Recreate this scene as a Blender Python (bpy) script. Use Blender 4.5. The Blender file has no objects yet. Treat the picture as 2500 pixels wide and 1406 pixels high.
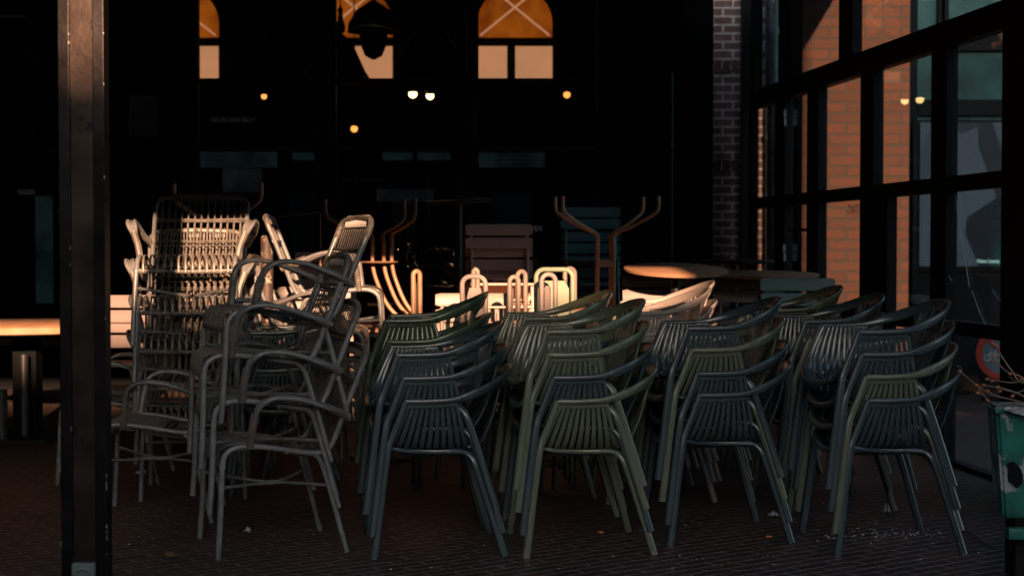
import bpy, bmesh, math, random
from mathutils import Vector, Matrix, Quaternion
random.seed(7)
scene = bpy.context.scene
C = scene.collection
R = math.radians
PI = math.pi

# ------------------------------------------------------------------ camera
FPX = 3900.0; H = 1.3; PITCH = math.atan(103 / FPX)
cam = bpy.data.cameras.new("camera"); camo = bpy.data.objects.new("camera", cam); C.objects.link(camo)
cam.sensor_width = 36; cam.lens = 36 * FPX / 2500
cam.clip_start = 0.05; cam.clip_end = 500
camo.location = (0, 0, H); camo.rotation_euler = (PI / 2 - PITCH, 0, 0)
cam.dof.use_dof = True; cam.dof.focus_distance = 6.9; cam.dof.aperture_fstop = 3.6
scene.camera = camo

# ------------------------------------------------------------------ light
SUN = Vector((0.143, -1.0, 0.245)).normalized()
EL = math.asin(SUN.z); AZ = math.atan2(SUN.x, SUN.y)
w = bpy.data.worlds.new("World"); scene.world = w; w.use_nodes = True
nt = w.node_tree; bg = nt.nodes['Background']
sky = nt.nodes.new('ShaderNodeTexSky'); sky.sky_type = 'NISHITA'; sky.sun_disc = False
sky.sun_elevation = EL; sky.sun_rotation = AZ
sky.air_density = 1.0; sky.dust_density = 1.5; sky.ozone_density = 1.6
nt.links.new(sky.outputs[0], bg.inputs[0]); bg.inputs[1].default_value = 0.082
sl = bpy.data.lights.new("sun", 'SUN'); so = bpy.data.objects.new("sun", sl); C.objects.link(so)
sl.energy = 4.6; sl.angle = R(0.5); sl.color = (1.0, 0.55, 0.32)
so.rotation_euler = (-SUN).to_track_quat('-Z', 'Y').to_euler(); so.location = (3, -10, 8)
vs = scene.view_settings
scene.display_settings.display_device = 'sRGB'
vs.view_transform = 'Standard'; vs.look = 'None'; vs.gamma = 1.0; vs.exposure = 1.85
cy = scene.cycles
cy.use_denoising = True; cy.max_bounces = 6; cy.diffuse_bounces = 3; cy.glossy_bounces = 4
cy.transparent_max_bounces = 16; cy.sample_clamp_indirect = 4.0; cy.caustics_reflective = False

# ------------------------------------------------------------------ helpers
def P(px, py, Y):
    c, s = math.cos(PITCH), math.sin(PITCH)
    a = (px - 1250) / FPX; b = (703 - py) / FPX
    d = Vector((a, c + b * s, -s + b * c)); d *= Y / d.y
    return Vector((0, 0, H)) + d

def V(*a): return Vector(a)

def catmull(ctrl, k=6):
    p = [Vector(q) for q in ctrl]
    if len(p) < 3: return p
    e = [p[0] * 2 - p[1]] + p + [p[-1] * 2 - p[-2]]
    out = []
    for i in range(1, len(e) - 2):
        a, b, c, d = e[i - 1], e[i], e[i + 1], e[i + 2]
        for j in range(k):
            t = j / k
            out.append(0.5 * ((2 * b) + (c - a) * t + (2 * a - 5 * b + 4 * c - d) * t * t + (3 * b - a - 3 * c + d) * t ** 3))
    out.append(p[-1]); return out

def resample(pts, step):
    L = [0]
    for a, b in zip(pts, pts[1:]): L.append(L[-1] + (b - a).length)
    n = max(2, int(L[-1] / step)); out = []; j = 0
    for i in range(n + 1):
        s = L[-1] * i / n
        while j < len(L) - 2 and L[j + 1] < s: j += 1
        d = L[j + 1] - L[j]
        out.append(pts[j].lerp(pts[j + 1], 0 if d == 0 else (s - L[j]) / d))
    return out

def sweep(bm, pts, a, b=None, side=None, n=8, pw=1.0, closed=False):
    """a = half size along side vector, b = half size across; pw<1 squares the section"""
    if b is None: b = a
    N = len(pts); rings = []; prev = None
    for i, p in enumerate(pts):
        if closed: T = pts[(i + 1) % N] - pts[i - 1]
        else: T = pts[min(i + 1, N - 1)] - pts[max(i - 1, 0)]
        T = T.normalized() if T.length > 1e-9 else V(0, 0, 1)
        if side is not None:
            s = side[i] if isinstance(side, list) else side
        else:
            s = prev if prev is not None else (V(0, 0, 1) if abs(T.z) < .9 else V(1, 0, 0))
        S = s - T * s.dot(T)
        if S.length < 1e-4: S = T.orthogonal()
        S.normalize(); prev = S; Nn = T.cross(S)
        aa = a[i] if isinstance(a, list) else a
        bb = b[i] if isinstance(b, list) else b
        ring = []
        for k in range(n):
            t = 2 * PI * (k + .5) / n; c_, s_ = math.cos(t), math.sin(t)
            c_ = math.copysign(abs(c_) ** pw, c_); s_ = math.copysign(abs(s_) ** pw, s_)
            ring.append(bm.verts.new(p + S * (aa * c_) + Nn * (bb * s_)))
        rings.append(ring)
    m = N if closed else N - 1
    for i in range(m):
        r0, r1 = rings[i], rings[(i + 1) % N]
        for k in range(n):
            bm.faces.new((r0[k], r0[(k + 1) % n], r1[(k + 1) % n], r1[k]))
    if not closed:
        bm.faces.new(rings[0][::-1]); bm.faces.new(rings[-1])
    return rings

def wrap(bm, pts, r, pitch=.009, amp=.0022, n=8):
    q = resample(pts, pitch / 2)
    sweep(bm, q, [r + (amp if i % 2 else .0004) for i in range(len(q))], n=n)

def box(bm, lo, hi, mat=None, bev=0.0):
    x0, y0, z0 = lo; x1, y1, z1 = hi
    vs_ = [bm.verts.new(c) for c in ((x0, y0, z0), (x1, y0, z0), (x1, y1, z0), (x0, y1, z0), (x0, y0, z1), (x1, y0, z1), (x1, y1, z1), (x0, y1, z1))]
    if mat is not None:
        for v in vs_: v.co = mat @ v.co
    fs = [bm.faces.new([vs_[i] for i in f]) for f in ((0, 3, 2, 1), (4, 5, 6, 7), (0, 1, 5, 4), (1, 2, 6, 5), (2, 3, 7, 6), (3, 0, 4, 7))]
    if bev:
        es = list({e for f in fs for e in f.edges})
        bmesh.ops.bevel(bm, geom=es, offset=bev, segments=2, affect='EDGES', profile=.6)

def lathe(bm, prof, c=(0, 0, 0), n=32, mat=None):
    c = Vector(c); rings = []
    for r, z in prof:
        ring = [bm.verts.new(c + V(r * math.cos(2 * PI * k / n), r * math.sin(2 * PI * k / n), z)) for k in range(n)]
        if mat is not None:
            for v in ring: v.co = mat @ v.co
        rings.append(ring)
    for a, b in zip(rings, rings[1:]):
        for k in range(n): bm.faces.new((a[k], a[(k + 1) % n], b[(k + 1) % n], b[k]))
    bm.faces.new(rings[0][::-1]); bm.faces.new(rings[-1])

def mk(bm, name, mat, smooth=True):
    me = bpy.data.meshes.new(name)
    bmesh.ops.recalc_face_normals(bm, faces=bm.faces)
    bm.to_mesh(me); bm.free(); me.materials.append(mat)
    for p in me.polygons: p.use_smooth = smooth
    if smooth: me.set_sharp_from_angle(angle=R(42))
    return me

def link(me, name, parent=None, loc=None):
    o = bpy.data.objects.new(name, me); C.objects.link(o)
    if parent: o.parent = parent
    if loc is not None: o.location = loc
    return o

def tag(o, label=None, cat=None, group=None, kind=None):
    if label: o['label'] = label
    if cat: o['category'] = cat
    if group: o['group'] = group
    if kind: o['kind'] = kind
    return o

def empty(name, label, cat, loc=(0, 0, 0), rz=0, group=None):
    o = bpy.data.objects.new(name, None); C.objects.link(o); o.location = loc; o.rotation_euler = (0, 0, rz)
    o.empty_display_size = .1
    return tag(o, label, cat, group)

def part(name, fn, mat, parent, smooth=True, label=None):
    bm = bmesh.new(); fn(bm); o = link(mk(bm, name, mat, smooth), name, parent)
    if label: o['label'] = label
    return o

def thing(name, fn, mat, label, cat, group=None, smooth=True, kind=None):
    bm = bmesh.new(); fn(bm); o = link(mk(bm, name, mat, smooth), name)
    return tag(o, label, cat, group, kind)

# ------------------------------------------------------------------ materials
def mat(name, col, rough=.5, metal=0., spec=.5, var=.25, vscale=6., bump=0., bscale=60., col2=None, cov=.5, csc=4., rvar=.15):
    m = bpy.data.materials.new(name); m.use_nodes = True; t = m.node_tree; N = t.nodes; L = t.links
    b = N['Principled BSDF']; b.inputs['Metallic'].default_value = metal
    b.inputs['Specular IOR Level'].default_value = spec
    tc = N.new('ShaderNodeTexCoord')
    nz = N.new('ShaderNodeTexNoise'); nz.inputs['Scale'].default_value = vscale; nz.inputs['Detail'].default_value = 6
    L.new(tc.outputs['Object'], nz.inputs['Vector'])
    rp = N.new('ShaderNodeValToRGB'); rp.color_ramp.elements[0].position = .3; rp.color_ramp.elements[1].position = .7
    c = Vector(col)
    rp.color_ramp.elements[0].color = (*(c * (1 - var)), 1); rp.color_ramp.elements[1].color = (*(c * (1 + var)), 1)
    L.new(nz.outputs['Fac'], rp.inputs['Fac']); out = rp.outputs['Color']
    if col2 is not None:
        n2 = N.new('ShaderNodeTexNoise'); n2.inputs['Scale'].default_value = csc; n2.inputs['Detail'].default_value = 8; n2.inputs['Roughness'].default_value = .7
        L.new(tc.outputs['Object'], n2.inputs['Vector'])
        r2 = N.new('ShaderNodeValToRGB'); r2.color_ramp.elements[0].position = cov; r2.color_ramp.elements[1].position = cov + .03
        L.new(n2.outputs['Fac'], r2.inputs['Fac'])
        mx = N.new('ShaderNodeMix'); mx.data_type = 'RGBA'
        L.new(r2.outputs['Color'], mx.inputs['Factor']); L.new(out, mx.inputs['A']); mx.inputs['B'].default_value = (*col2, 1)
        out = mx.outputs['Result']
    L.new(out, b.inputs['Base Color'])
    mr = N.new('ShaderNodeMapRange'); mr.inputs['To Min'].default_value = max(.02, rough - rvar); mr.inputs['To Max'].default_value = min(1, rough + rvar)
    L.new(nz.outputs['Fac'], mr.inputs['Value']); L.new(mr.outputs['Result'], b.inputs['Roughness'])
    if bump:
        nb = N.new('ShaderNodeTexNoise'); nb.inputs['Scale'].default_value = bscale; nb.inputs['Detail'].default_value = 4
        L.new(tc.outputs['Object'], nb.inputs['Vector'])
        bp = N.new('ShaderNodeBump'); bp.inputs['Strength'].default_value = bump; bp.inputs['Distance'].default_value = .002
        L.new(nb.outputs['Fac'], bp.inputs['Height']); L.new(bp.outputs['Normal'], b.inputs['Normal'])
    return m

def brickmat(name, c1, c2, mortar, bw, rh, ms, rot=(0, 0, 0), rough=.85, plane='XZ', bump=.6, seed=0., wear=None):
    m = bpy.data.materials.new(name); m.use_nodes = True; t = m.node_tree; N = t.nodes; L = t.links
    b = N['Principled BSDF']
    tc = N.new('ShaderNodeTexCoord'); mp = N.new('ShaderNodeMapping')
    if plane == 'XZ':
        sp = N.new('ShaderNodeSeparateXYZ'); cb = N.new('ShaderNodeCombineXYZ')
        ad = N.new('ShaderNodeMath'); ad.operation = 'ADD'
        L.new(tc.outputs['Object'], sp.inputs[0]); L.new(sp.outputs[0], ad.inputs[0]); L.new(sp.outputs[1], ad.inputs[1])
        L.new(ad.outputs[0], cb.inputs[0]); L.new(sp.outputs[2], cb.inputs[1]); L.new(cb.outputs[0], mp.inputs['Vector'])
    else:
        nd = N.new('ShaderNodeTexNoise'); nd.inputs['Scale'].default_value = 1.3
        L.new(tc.outputs['Object'], nd.inputs['Vector'])
        vm = N.new('ShaderNodeVectorMath'); vm.operation = 'MULTIPLY_ADD'
        vm.inputs[1].default_value = (.05, .05, 0)
        L.new(nd.outputs['Color'], vm.inputs[0]); L.new(tc.outputs['Object'], vm.inputs[2]); L.new(vm.outputs[0], mp.inputs['Vector'])
    mp.inputs['Rotation'].default_value = rot; mp.inputs['Location'].default_value = (seed, seed * .37, 0)
    br = N.new('ShaderNodeTexBrick'); br.inputs['Scale'].default_value = 1
    br.inputs['Brick Width'].default_value = bw; br.inputs['Row Height'].default_value = rh
    br.inputs['Mortar Size'].default_value = ms; br.inputs['Mortar Smooth'].default_value = .25
    br.inputs['Color1'].default_value = (*c1, 1); br.inputs['Color2'].default_value = (*c2, 1); br.inputs['Mortar'].default_value = (*mortar, 1)
    L.new(mp.outputs[0], br.inputs['Vector'])
    nz = N.new('ShaderNodeTexNoise'); nz.inputs['Scale'].default_value = 14; nz.inputs['Detail'].default_value = 8
    L.new(tc.outputs['Object'], nz.inputs['Vector'])
    mr = N.new('ShaderNodeMapRange'); mr.inputs['From Min'].default_value = .3; mr.inputs['From Max'].default_value = .7
    mr.inputs['To Min'].default_value = .72; mr.inputs['To Max'].default_value = 1.25
    L.new(nz.outputs['Fac'], mr.inputs['Value'])
    ml = N.new('ShaderNodeVectorMath'); ml.operation = 'SCALE'
    L.new(br.outputs['Color'], ml.inputs[0]); L.new(mr.outputs['Result'], ml.inputs['Scale'])
    L.new(ml.outputs[0], b.inputs['Base Color'])
    rr = N.new('ShaderNodeMapRange'); rr.inputs['To Min'].default_value = max(0, rough - .2); rr.inputs['To Max'].default_value = rough + .12
    L.new(nz.outputs['Fac'], rr.inputs['Value']); L.new(rr.outputs['Result'], b.inputs['Roughness'])
    b.inputs['Specular IOR Level'].default_value = .35
    bp = N.new('ShaderNodeBump'); bp.inputs['Strength'].default_value = bump; bp.inputs['Distance'].default_value = .006
    mm = N.new('ShaderNodeMath'); mm.operation = 'MULTIPLY_ADD'; mm.inputs[1].default_value = -1.0
    L.new(br.outputs['Fac'], mm.inputs[0]); L.new(nz.outputs['Fac'], mm.inputs[2])
    L.new(mm.outputs[0], bp.inputs['Height']); L.new(bp.outputs['Normal'], b.inputs['Normal'])
    return m

def glass(name, tint=(1, 1, 1), rough=0.0, gain=1.0):
    m = bpy.data.materials.new(name); m.use_nodes = True; t = m.node_tree; N = t.nodes; L = t.links
    N.remove(N['Principled BSDF']); o = N['Material Output']
    tr = N.new('ShaderNodeBsdfTransparent'); tr.inputs[0].default_value = (*tint, 1)
    gl = N.new('ShaderNodeBsdfGlossy'); gl.inputs['Roughness'].default_value = rough
    fr = N.new('ShaderNodeFresnel'); fr.inputs[0].default_value = 1.5
    ge = N.new('ShaderNodeNewGeometry'); mi = N.new('ShaderNodeMapRange')
    mi.inputs['To Min'].default_value = 1.5; mi.inputs['To Max'].default_value = 1 / 1.5
    L.new(ge.outputs['Backfacing'], mi.inputs['Value']); L.new(mi.outputs['Result'], fr.inputs[0])
    mu = N.new('ShaderNodeMath'); mu.operation = 'MULTIPLY'; mu.inputs[1].default_value = gain; mu.use_clamp = True
    mx = N.new('ShaderNodeMixShader'); L.new(fr.outputs[0], mu.inputs[0]); L.new(mu.outputs[0], mx.inputs[0])
    L.new(tr.outputs[0], mx.inputs[1]); L.new(gl.outputs[0], mx.inputs[2]); L.new(mx.outputs[0], o.inputs[0])
    return m

def emit(name, col, st, col2=None, pattern=None, scale=40):
    m = bpy.data.materials.new(name); m.use_nodes = True; t = m.node_tree; N = t.nodes; L = t.links
    b = N['Principled BSDF']; b.inputs['Base Color'].default_value = (.02, .02, .02, 1)
    b.inputs['Emission Color'].default_value = (*col, 1); b.inputs['Emission Strength'].default_value = st
    if col2 is not None:
        tc = N.new('ShaderNodeTexCoord'); nz = N.new('ShaderNodeTexNoise'); nz.inputs['Scale'].default_value = 2.2; nz.inputs['Detail'].default_value = 3
        L.new(tc.outputs['Object'], nz.inputs['Vector'])
        rp = N.new('ShaderNodeValToRGB'); rp.color_ramp.elements[0].position = .4; rp.color_ramp.elements[1].position = .62
        rp.color_ramp.elements[0].color = (*col, 1); rp.color_ramp.elements[1].color = (*col2, 1)
        L.new(nz.outputs['Fac'], rp.inputs['Fac']); out = rp.outputs['Color']
        if pattern:
            ck = N.new('ShaderNodeTexChecker'); ck.inputs['Scale'].default_value = scale
            ck.inputs['Color1'].default_value = (1, 1, 1, 1); ck.inputs['Color2'].default_value = (.45, .4, .35, 1)
            L.new(tc.outputs['Object'], ck.inputs['Vector'])
            mx = N.new('ShaderNodeMix'); mx.data_type = 'RGBA'; mx.blend_type = 'MULTIPLY'; mx.inputs['Factor'].default_value = 1
            L.new(out, mx.inputs['A']); L.new(ck.outputs['Color'], mx.inputs['B']); out = mx.outputs['Result']
        L.new(out, b.inputs['Emission Color'])
    return m

M = {}
M['navy'] = mat('navy_plastic', (.041, .062, .070), .24, spec=.9, var=.14, vscale=3, bump=.25, bscale=260, col2=(.085, .105, .115), cov=.66, csc=22)
M['green'] = mat('olive_plastic', (.112, .130, .088), .24, spec=.9, var=.14, vscale=3, bump=.25, bscale=260, col2=(.19, .20, .16), cov=.66, csc=22)
M['dkgreen'] = mat('dark_green_plastic', (.052, .082, .048), .24, spec=.9, var=.14, vscale=3, bump=.25, bscale=260)
M['taupe'] = mat('taupe_plastic', (.30, .26, .24), .45, var=.1, vscale=3, bump=.25, bscale=260)
M['tube'] = mat('grey_coated_tube', (.150, .156, .158), .26, var=.22, vscale=9, bump=.15, bscale=120, col2=(.42, .42, .40), cov=.67, csc=30)
M['cane'] = mat('taupe_cane', (.115, .106, .095), .40, var=.30, vscale=25, bump=.3, bscale=200)
M['black'] = mat('black_paint', (.006, .007, .008), .55, var=.3, spec=.15)
M['frame'] = mat('black_window_frame', (.006, .007, .008), .55, var=.3, spec=.2)
M['blackmetal'] = mat('black_metal', (.016, .018, .02), .38, var=.3)
M['column'] = mat('scratched_steel', (.015, .013, .013), .36, metal=.9, var=.45, vscale=5, bump=.4, bscale=40, col2=(.02, .018, .017), cov=.60, csc=3.2)
M['brown'] = mat('brown_slat_in_shade', (.60, .40, .33), .5, var=.12, vscale=8, bump=.1)  # same brown, lightened for the stacks standing in shade
M['brownlit'] = mat('brown_slat_in_sun', (.15, .115, .11), .5, var=.12, vscale=8, bump=.1)  # same brown, darkened for chairs the sun strikes
M['teal'] = mat('teal_coated_slat', (.10, .19, .20), .42, var=.12, vscale=8, bump=.1)
M['cream'] = mat('cream_coated_metal', (.20, .165, .142), .42, var=.1, vscale=8, bump=.1)
M['sage'] = mat('sage_coated_metal', (.20, .25, .18), .38, var=.12, vscale=8, bump=.1, col2=(.4, .2, .1), cov=.68, csc=20)
M['greypanel'] = mat('grey_coated_metal', (.22, .19, .18), .42, var=.15, vscale=8, bump=.1)
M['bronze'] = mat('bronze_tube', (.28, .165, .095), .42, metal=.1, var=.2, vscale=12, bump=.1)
M['tabletop'] = mat('brown_table_metal', (.30, .17, .10), .5, var=.12, vscale=5, bump=.15)
M['rust'] = mat('flaking_post', (.05, .035, .03), .6, var=.5, vscale=20, bump=.8, bscale=50, col2=(.45, .36, .28), cov=.56, csc=14)
M['wood'] = mat('worn_oak_top', (.36, .20, .11), .6, var=.3, vscale=9, bump=.4, bscale=30)
M['zinc'] = mat('zinc_pipe', (.30, .34, .35), .45, metal=.5, var=.35, vscale=9, bump=.2)
M['box'] = mat('grey_box', (.10, .12, .12), .5, var=.2, bump=.1)
M['white'] = mat('white_lettering', (.95, .93, .9), .6, var=.2, vscale=30)
M['darkletter'] = mat('dark_lettering', (.03, .02, .015), .7, var=.2)
M['paper'] = mat('crumpled_paper', (.62, .62, .6), .8, var=.2, vscale=30, bump=.4)
M['butt'] = mat('orange_butt', (.7, .22, .07), .8, var=.3, vscale=60)
M['leaf'] = mat('dry_leaf', (.22, .13, .06), .8, var=.35, vscale=40)
M['pot'] = mat('green_enamel_graffiti', (.015, .14, .105), .40, var=.45, vscale=7, bump=.5, bscale=40, col2=(.36, .38, .38), cov=.49, csc=4.0)
M['potg'] = mat('green_enamel', (.015, .14, .105), .45, var=.4, vscale=5, bump=.3, bscale=40)
M['twig'] = mat('bare_twig', (.20, .14, .10), .7, var=.35, vscale=40, bump=.4)
M['bud'] = mat('russet_bud', (.42, .11, .04), .6, var=.3, vscale=60)
M['tealwall'] = mat('dark_teal_paint', (.05, .16, .15), .35, var=.7, vscale=1.6)
M['plaster'] = mat('dim_plaster', (.05, .05, .052), .8, var=.2, vscale=1)
M['hall'] = mat('dark_hall_wall', (.008, .008, .009), .9, var=.2, spec=.1)
M['darkwall'] = mat('dark_render', (.012, .011, .011), .9, var=.3, vscale=.5, spec=.1)  # near black to keep wall reflections out of the cafe panes
M['matte'] = bpy.data.materials.new('matte_black'); M['matte'].use_nodes = True
_t = M['matte'].node_tree; _t.nodes.remove(_t.nodes['Principled BSDF']); _d = _t.nodes.new('ShaderNodeBsdfDiffuse'); _n = _t.nodes.new('ShaderNodeTexNoise'); _r = _t.nodes.new('ShaderNodeValToRGB')
_n.inputs['Scale'].default_value = 2.5; _r.color_ramp.elements[0].color = (.004, .005, .006, 1); _r.color_ramp.elements[1].color = (.011, .012, .013, 1)
_t.links.new(_n.outputs[0], _r.inputs[0]); _t.links.new(_r.outputs[0], _d.inputs[0]); _t.links.new(_d.outputs[0], _t.nodes['Material Output'].inputs[0])
M['road'] = mat('asphalt', (.05, .05, .052), .85, var=.3, vscale=3, bump=.5)
M['red'] = mat('red_sign_paint', (.42, .03, .02), .5, var=.15)
M['signgrey'] = mat('sign_face', (.10, .14, .16), .5, var=.1)
M['glass'] = glass('window_glass', (.80, .86, .86), gain=1.0)
M['glass_r'] = glass('screen_glass', (.93, .97, .97), gain=.8)
M['paving'] = brickmat('clinker_paving', (.056, .026, .019), (.028, .018, .016), (.22, .205, .19), .21, .066, .0036, rot=(0, 0, R(-36)), rough=.55, plane='XY', bump=.8)
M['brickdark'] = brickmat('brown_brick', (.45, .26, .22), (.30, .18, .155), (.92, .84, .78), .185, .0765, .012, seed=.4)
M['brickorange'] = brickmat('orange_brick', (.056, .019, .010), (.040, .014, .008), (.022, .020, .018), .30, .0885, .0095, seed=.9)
M['bulb'] = emit('lit_bulb', (1.0, .58, .22), 3)
M['bulb2'] = emit('lit_filament', (1.0, .30, .06), .8)
M['litarch'] = emit('arch_view_glow', (.40, .065, .005), .20, (.85, .17, .012), True, 48)  # glow stands in for a sunlit building beyond the arches
M['litpane'] = emit('glow_pane', (1.0, .38, .18), .22, (.9, .36, .17))  # same stand-in glow for the sunlit view below each arch
M['brace'] = emit('brace_glow', (.95, .36, .18), .22)  # bars given a glow as if sunlit
M['litteal'] = emit('dim_teal_glow', (.045, .085, .09), .038, (.015, .03, .033))
M['litgrey'] = emit('dim_grey_glow', (.08, .10, .11), .030, (.03, .03, .035))

# ------------------------------------------------------------------ ground
def ground(bm):
    box(bm, (-60, -60, -.3), (60, 60, 0))
thing('ground', ground, M['paving'], None, None, kind='structure', smooth=False)
def street(bm): box(bm, (-60, -14, .004), (60, -4, .012))
thing('road', street, M['road'], None, None, kind='structure', smooth=False)

# ------------------------------------------------------------------ facade at the back
FY = 14.5
def fx(px): return (px - 1250) * FY / FPX
def fz(py): return H + (600 - py) * FY / FPX
fac = empty('cafe_facade', 'black cafe front with tall dark panes behind the stacked chairs', 'building', (0, FY, 0))
bays = [(-320, 300), (475, 775), (812, 1120), (1160, 1465)]
ZT = 5.2; ZB = .38
trans = [(192, 204), (356, 370)]
def L3(x0, y0, z0, x1, y1, z1): return ((x0, y0, z0), (x1, y1, z1))
def fwall(bm):
    xs = [(fx(-1800), fx(-320)), (fx(300), fx(475)), (fx(1465), fx(1740)), (fx(1895), fx(1958))]
    for a, b in xs: box(bm, (a, 0, 0), (b, .3, ZT))
    box(bm, (fx(-320), .004, 0), (fx(300), .3, ZB)); box(bm, (fx(475), .004, 0), (fx(1465), .3, ZB))
    box(bm, (fx(2500), .0, 0), (14, .3, ZT)); box(bm, (fx(-1800), -.03, 3.96), (fx(1900), -.002, ZT + .3))
part('wall', fwall, M['matte'], fac, False)
for i, (a, b) in enumerate(bays):
    X0, X1 = fx(a), fx(b)
    w_ = .07
    def fr(bm):
        box(bm, (X0 - w_, .03, ZB), (X0 + .03, .13, ZT)); box(bm, (X1 - .03, .03, ZB), (X1 + w_, .13, ZT))
        for t0, t1 in trans: box(bm, (X0 + .03, .035, fz(t1)), (X1 - .03, .125, fz(t0)))
        box(bm, (X0 + .03, .035, ZB), (X1 - .03, .125, ZB + .08))
        if b - a > 500:
            for q in (-120,): box(bm, (fx(q) - .05, .037, ZB + .08), (fx(q) + .05, .12, ZT))
    win = part('window', fr, M['frame'], fac, False)
    zs = [ZB + .08] + [z for t in reversed(trans) for z in (fz(t[1]), fz(t[0]))] + [ZT]
    def pn(bm):
        for k in range(0, len(zs), 2): box(bm, (X0 + .03, .075, zs[k]), (X1 - .03, .081, zs[k + 1]))
    part('pane', pn, M['glass'], win, False)
    fac_win = win
    def txt(s, px, py, hpx, m, parent, off=.02, mirror=False, sx=.62, wpx=None):
        cu = bpy.data.curves.new('lettering', 'FONT'); cu.body = s; cu.extrude = .001; cu.align_x = 'LEFT'
        cu.size = 1
        o = bpy.data.objects.new('lettering', cu); C.objects.link(o)
        dg = bpy.context.evaluated_depsgraph_get(); me = bpy.data.meshes.new_from_object(o.evaluated_get(dg))
        bpy.data.objects.remove(o)
        xs_ = [v.co.x for v in me.vertices]; ys_ = [v.co.y for v in me.vertices]
        lw, lh = max(xs_) - min(xs_), max(ys_) - min(ys_)
        Wm = wpx * FY / FPX; Hm = hpx * FY / FPX
        for v in me.vertices:
            x = (v.co.x - min(xs_)) / lw; y = (v.co.y - min(ys_)) / lh; z = v.co.z
            if mirror: x = 1 - x
            v.co = V(fx(px) + x * Wm, off + z, fz(py) + y * Hm)
        me.materials.clear(); me.materials.append(m)
        return link(me, 'lettering', parent)
    if i == 0: txt('TREKKEN', 37, 475, 12, M['white'], win, .062, wpx=45)
    if i == 1: txt('VAN DAG NAAR NACHT', 511, 299, 13, M['white'], win, .062, wpx=111)
    if i == 2: txt('VAN VROEG NAAR LAAT', 836, 444, 12, M['plaster'], win, .062, mirror=True, wpx=112)
    if i == 3: txt('PROEVEN', 1262, 564, 13, M['white'], win, .062, wpx=61)
# brick pier in the facade plane
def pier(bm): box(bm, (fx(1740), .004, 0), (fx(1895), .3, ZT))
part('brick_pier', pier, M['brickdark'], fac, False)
SB = mat('soldier_brick', (.22, .12, .10), .85, var=.4, vscale=10, bump=.4)
def soldier(bm, yy):
    if True:
        x = fx(1742)
        while x < fx(1808) - .05:
            box(bm, (x, -.004, fz(yy + 14)), (x + .066, .02, fz(yy - 14)), bev=.003); x += .079
part('soldier_course', lambda bm: soldier(bm, 165), SB, fac, False)
def gutter(bm):
    x = fx(1640); sweep(bm, [V(x, -.02, .4), V(x, -.02, fz(180))], .009)
    for z in (1.1, 2.2): box(bm, (x - .02, -.03, z), (x + .02, 0, z + .03))
part('soldier_course', lambda bm: soldier(bm, 405), SB, fac, False)
part('conduit', gutter, M['teal'], fac)
def corner_post(bm): box(bm, (fx(1806), -.12, 0), (fx(1836), 0, ZT))
part('corner_post', corner_post, M['frame'], fac, False)

# hall behind the glass
hall = empty('cafe_hall', 'dark cafe hall seen through the black window front', 'room', (0, 0, 0))
def hallb(bm):
    x0, x1, y0, y1, z1 = -9, 2.3, FY + .3, 20.3, 5.2
    box(bm, (x0, y1, 0), (x1, y1 + .2, z1)); box(bm, (x0 - .2, y0, 0), (x0, y1, z1)); box(bm, (x1, y0, 0), (x1 + .2, y1, z1))
    box(bm, (x0, y0, z1), (x1, y1 + .2, z1 + .2)); box(bm, (x0, y0, .004), (x1, y1, .03))
part('hall_wall', hallb, M['hall'], hall, False)
AY = 20.25
def ax(px): return (px - 1250) * AY / FPX
def az(py): return H + (600 - py) * AY / FPX
for cx in (-18, 445, 868, 1257, 1648):
    wn = bpy.data.objects.new('arched_window', None); C.objects.link(wn); wn.parent = hall
    def archp(bm):
        pts = [V(ax(cx - 91), AY, az(94)), V(ax(cx + 91), AY, az(94))]
        for k in range(17):
            t = PI * k / 16; pts.append(V(ax(cx) + ax(1250 + 91) * math.cos(t), AY, az(60) + .46 * math.sin(t)))
        f = bm.faces.new([bm.verts.new(p) for p in pts])
        r = bmesh.ops.extrude_face_region(bm, geom=[f]); bmesh.ops.translate(bm, verts=[v for v in r['geom'] if isinstance(v, bmesh.types.BMVert)], vec=(0, .03, 0))
    # group as mesh window with sub-part braces
    bpy.data.objects.remove(wn)
    wn = part('arched_window', archp, M['litarch'], hall, False)
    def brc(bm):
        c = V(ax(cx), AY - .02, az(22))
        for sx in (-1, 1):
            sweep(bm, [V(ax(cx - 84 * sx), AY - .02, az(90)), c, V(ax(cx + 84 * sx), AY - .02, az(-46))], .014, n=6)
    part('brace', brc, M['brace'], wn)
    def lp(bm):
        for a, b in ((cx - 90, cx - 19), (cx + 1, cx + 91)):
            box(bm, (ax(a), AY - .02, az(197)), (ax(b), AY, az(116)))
    part('glow_pane', lp, M['litpane'], wn, False)
# dim glowing panels low on the back wall of the hall
for (a, b, t, bt, mm) in ((478, 678, 368, 410, 'litteal'), (545, 640, 412, 470, 'litgrey'), (716, 775, 374, 392, 'litteal'), (935, 1008, 374, 392, 'litteal'), (1020, 1100, 374, 392, 'litteal'), (1160, 1330, 374, 410, 'litteal'), (920, 1060, 462, 492, 'litgrey'), (-100, 130, 480, 740, 'litteal')):
    def lw(bm): box(bm, (ax(a), AY - .03, az(bt)), (ax(b), AY, az(t)))
    part('low_glow_panel', lw, M[mm], hall, False)

# counter inside
def hpillar(bm): box(bm, (fx(1) * 1.1, 16.0, .03), (fx(58) * 1.1, 16.3, 5.19)); 
thing('hall_pillar', lambda bm: box(bm, (P(-160, 0, 16).x, 16.0, .03), (P(60, 0, 16).x, 16.3, 5.19)), M['hall'], 'black pillar inside the hall beside the narrow lit slit at far left', 'pillar', smooth=False)

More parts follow.
